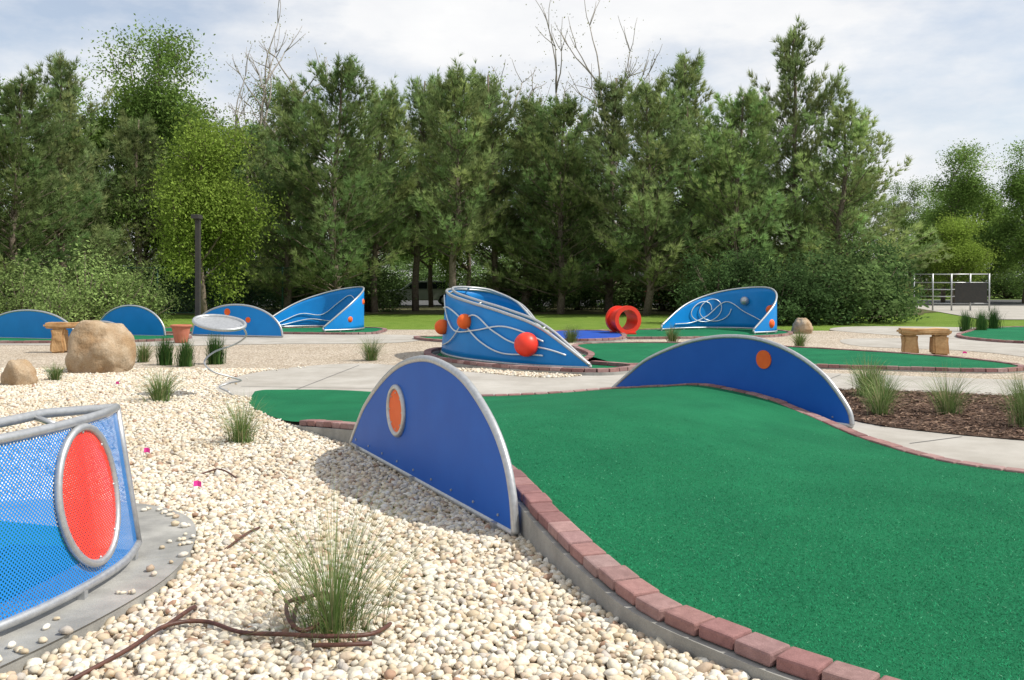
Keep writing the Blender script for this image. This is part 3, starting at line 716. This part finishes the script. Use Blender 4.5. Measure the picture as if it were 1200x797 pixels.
def bush(seed,h,w,col,nc_=70,ne=110,size=.10,sig=.2):
    r=np.random.default_rng(seed); u=unit(nc_); u[:,2]=np.abs(u[:,2]); rad=r.uniform(.35,1.15,(nc_,1))
    P=u*rad*np.array([w,w,h*.85]); P[:,2]+=h*.1
    mb=MB()
    for p in P[:30]: mb.tube([(p[0]*.1,p[1]*.1,0),(p[0]*.5,p[1]*.5,p[2]*.6),tuple(p)],[.03,.018,.006],0,seg=4)
    V,c=leaves(P,ne,sig,size,col); V[:,2]=np.maximum(V[:,2],.02)
    o=mb.obj('tmp',[M['bark']]); wm=o.data; bpy.data.objects.remove(o)
    return mesh_np('leaf_mass',V,np.arange(len(V)).reshape(-1,4),M['leaf'],c),wm
bD=bush(1,2.4,1.5,dk,90,90); bG=bush(2,2.6,1.7,(.15,.23,.08),80,85,.12,.25); bL=bush(3,2.9,1.35,(.24,.33,.11),60,50,.10,.24)
for px,d,s in ((-30,30,.95),(25,31,1.05),(62,29.5,.75),(100,31,1.05),(138,31.5,.85),(168,33,.75)): place('leafy_shrub',*bL,X(px,d),d,s,s*random.uniform(.8,1.15))
for px,d,s in ((840,36.5,1.0),(875,37,1.1),(910,35.5,1.0),(950,36,1.15),(990,37,1.3),(1022,38,1.15)): place('rhododendron_bush',*(bD if s<1.2 else bG),X(px,d),d,s,s*random.uniform(.85,1.25))
for i,x in enumerate(np.arange(-33,18,2.3)):
    d=51+random.uniform(-1,3); px=600+x/d*1100
    if 440<px<548: continue
    place('understory_shrub',*((bD,bG)[i%2]),x,d,random.uniform(.9,1.45))
e=empty('distant_trees')
for i,x in enumerate(np.arange(-85,95,7.0)):
    fm,wm=(dA,dB)[i%2]
    for dd,nm in ((wm,'trunk'),(fm,'crown')):
        o=link(nm,dd,e); o.location=(x+random.uniform(-2,2),98+random.uniform(-4,8)+0,0); o.rotation_euler=(0,0,i*1.3); k=random.uniform(.85,1.05); o.scale=(k*1.1,k*1.1,k)
for i,x in enumerate(np.arange(-85,95,4.0)):
    for dd,nm in zip(bG,('leaf_mass','stems')):
        o=link(nm,dd,e); o.location=(x,90+random.uniform(-2,2),0); o.rotation_euler=(0,0,i); o.scale=(1.8,1.8,1.6)

# ------------------------------------------------------------------ fence, lamp, gate, car, shed
e=empty('chain_link_fence'); mb=MB(); x0,x1,fy=-29,-10,45
for x in np.arange(x0,x1+.1,3.0): mb.tube([(x,fy,0),(x,fy,2.3)],.045,0,seg=6)
for z in (.1,2.25): mb.tube([(x0,fy,z),(x1,fy,z)],.025,0,seg=5)
for x in np.arange(x0,x1-2,.2):
    for sg in (1,-1):
        a=x if sg>0 else x+2.2; b=x+2.2 if sg>0 else x
        mb.add([(a,fy+.01*sg,.1),(a+.014,fy+.01*sg,.1),(b+.014,fy+.01*sg,2.25),(b,fy+.01*sg,2.25)],[(0,1,2,3)])
mb.obj('mesh_and_posts',[M['fence']],e)
e=empty('lamp_post',(X(232,28),28,0)); mb=MB(); mb.box((0,0,1.8),(.14,.14,3.6)); mb.box((0,0,.06),(.3,.3,.12)); mb.obj('post',[M['dark']],e,bevel=.008)
mb=MB(); mb.box((0,-.1,3.52),(.22,.42,.12)); mb.obj('lamp_head',[M['dark']],e,bevel=.01)
e=empty('metal_gate',(X(1115,52),52,0),-.1,(1,1,1.1)); mb=MB()
for x in (-2.0,-1.0,0,1.0,2.0): mb.tube([(x,0,0),(x,0,1.85)],.045,0,seg=8)
for z in (.35,.7,1.05,1.4,1.82): mb.tube([(-2,0,z),(2,0,z)],.028,0,seg=6)
mb.obj('rails',[M['steel']],e); mb=MB(); mb.box((1.0,-.1,.9),(1.7,.04,1.0)); mb.obj('board',[M['dark']],e)
e=empty('wooden_shed',(11.2,72,0)); mb=MB(); mb.box((0,0,.95),(4,3,1.9))
for k in range(20): mb.box((-1.9+k*.2,-1.51,.95),(.17,.03,1.86))
mb.obj('walls',[make_mat('shed_boards',(.22,.07,.04),(.28,.1,.06),6)],e)
mb=MB(); mb.add([(-2.3,-1.8,1.9),(2.3,-1.8,1.9),(2.3,0,2.7),(-2.3,0,2.7),(-2.3,1.8,1.9),(2.3,1.8,1.9)],[(0,1,2,3),(3,2,5,4),(0,3,4),(1,5,2)]); mb.obj('roof',[M['asphalt']],e)
e=empty('parked_car',(X(492,63.5),63.5,0),.12,1.15); mb=MB()
paint=make_mat('car_paint',(.42,.46,.38),None,5,.3,metal=.1); glass=make_mat('car_glass',(.02,.03,.03),None,5,.08); tyre=make_mat('tyre',(.02,.02,.02),None,5,.8)
def extr(mb,prof,w,mi,w2=None):
    n=len(prof); V=[(p[0],-(w if p[1]<.95 or w2 is None else w2),p[1]) for p in prof]+[(p[0],(w if p[1]<.95 or w2 is None else w2),p[1]) for p in prof]
    mb.add(V,[tuple(range(n)),tuple(range(n,2*n))[::-1]]+[(i,n+i,n+(i+1)%n,(i+1)%n) for i in range(n)],mi)
extr(mb,[(-2.2,.3),(-2.25,.65),(-2.15,.85),(-1.0,.94),(2.1,.94),(2.2,.8),(2.22,.3)],.87,0)
extr(mb,[(-1.1,.93),(-.45,1.42),(1.55,1.45),(2.05,.93)],.86,0,.68)
mb.obj('body',[paint],e,bevel=.04); mb=MB()
for sg in (-1,1):
    for prof in ([(-.85,.98),(-.38,1.33),(.4,1.35),(.4,.98)],[(.5,.98),(.5,1.35),(1.45,1.35),(1.75,.98)]):
        V=[(p[0],sg*(.88 if p[1]<1.1 else .74),p[1]) for p in prof]; mb.add(V,[(0,1,2,3)])
mb.add([(-1.1,-.7,.97),(-.5,-.6,1.39),(-.5,.6,1.39),(-1.1,.7,.97)],[(0,1,2,3)]); mb.obj('windows',[glass],e); mb=MB()
for x in (-1.4,1.4):
    for y in (-.8,.8): mb.cyl((x,y,.32),(0,1,0),.32,.2,0,20); mb.cyl((x,y*1.02,.32),(0,1,0),.18,.2,1,14)
mb.obj('wheels',[tyre,M['steel']],e)

# ------------------------------------------------------------------ light, world, camera
S=Vector((.80,-.16,1.0)).normalized()
sun=bpy.data.lights.new('sun','SUN'); sun.energy=4.6; sun.angle=math.radians(.7); sun.color=(1,.95,.86)
so=link('sun',sun); so.rotation_euler=S.to_track_quat('Z','Y').to_euler()
w=bpy.data.worlds.new('World'); sc.world=w; w.use_nodes=True; nt=w.node_tree; bg=nt.nodes['Background']
sky=N(nt,'ShaderNodeTexSky'); sky.sky_type='NISHITA'; sky.sun_disc=False; sky.sun_elevation=math.asin(S.z); sky.sun_rotation=math.atan2(S.x,S.y)
tc=N(nt,'ShaderNodeTexCoord').outputs['Generated']
mp=N(nt,'ShaderNodeMapping'); mp.inputs['Scale'].default_value=(1,1,2.6); nt.links.new(tc,mp.inputs[0])
f=noise_fac(nt,2.4,.40,.58,8,.58,mp.outputs[0])
f2=noise_fac(nt,5,.3,.7,6,.6,mp.outputs[0])
cl=mixcol(nt,f2,(9.0,9.2,9.6),(10.6,10.6,10.6))
mr=N(nt,'ShaderNodeMapRange'); mr.inputs[3].default_value=.34; mr.inputs[4].default_value=1.0; nt.links.new(f,mr.inputs[0])
nt.links.new(mixcol(nt,mr.outputs[0],mixcol(nt,1.0,sky.outputs[0],(1.5,1.5,1.5),'MULTIPLY'),cl),bg.inputs['Color']); bg.inputs['Strength'].default_value=.095
cam=bpy.data.cameras.new('camera'); cam.sensor_width=36; cam.lens=33; cam.shift_y=-68.5/1200; cam.clip_end=2000; cam.clip_start=.05
co=link('camera',cam); co.location=(0,0,1.6); co.rotation_euler=(math.radians(90),0,0); sc.camera=co
sc.view_settings.view_transform='Standard'; sc.view_settings.look='None'; sc.view_settings.exposure=0
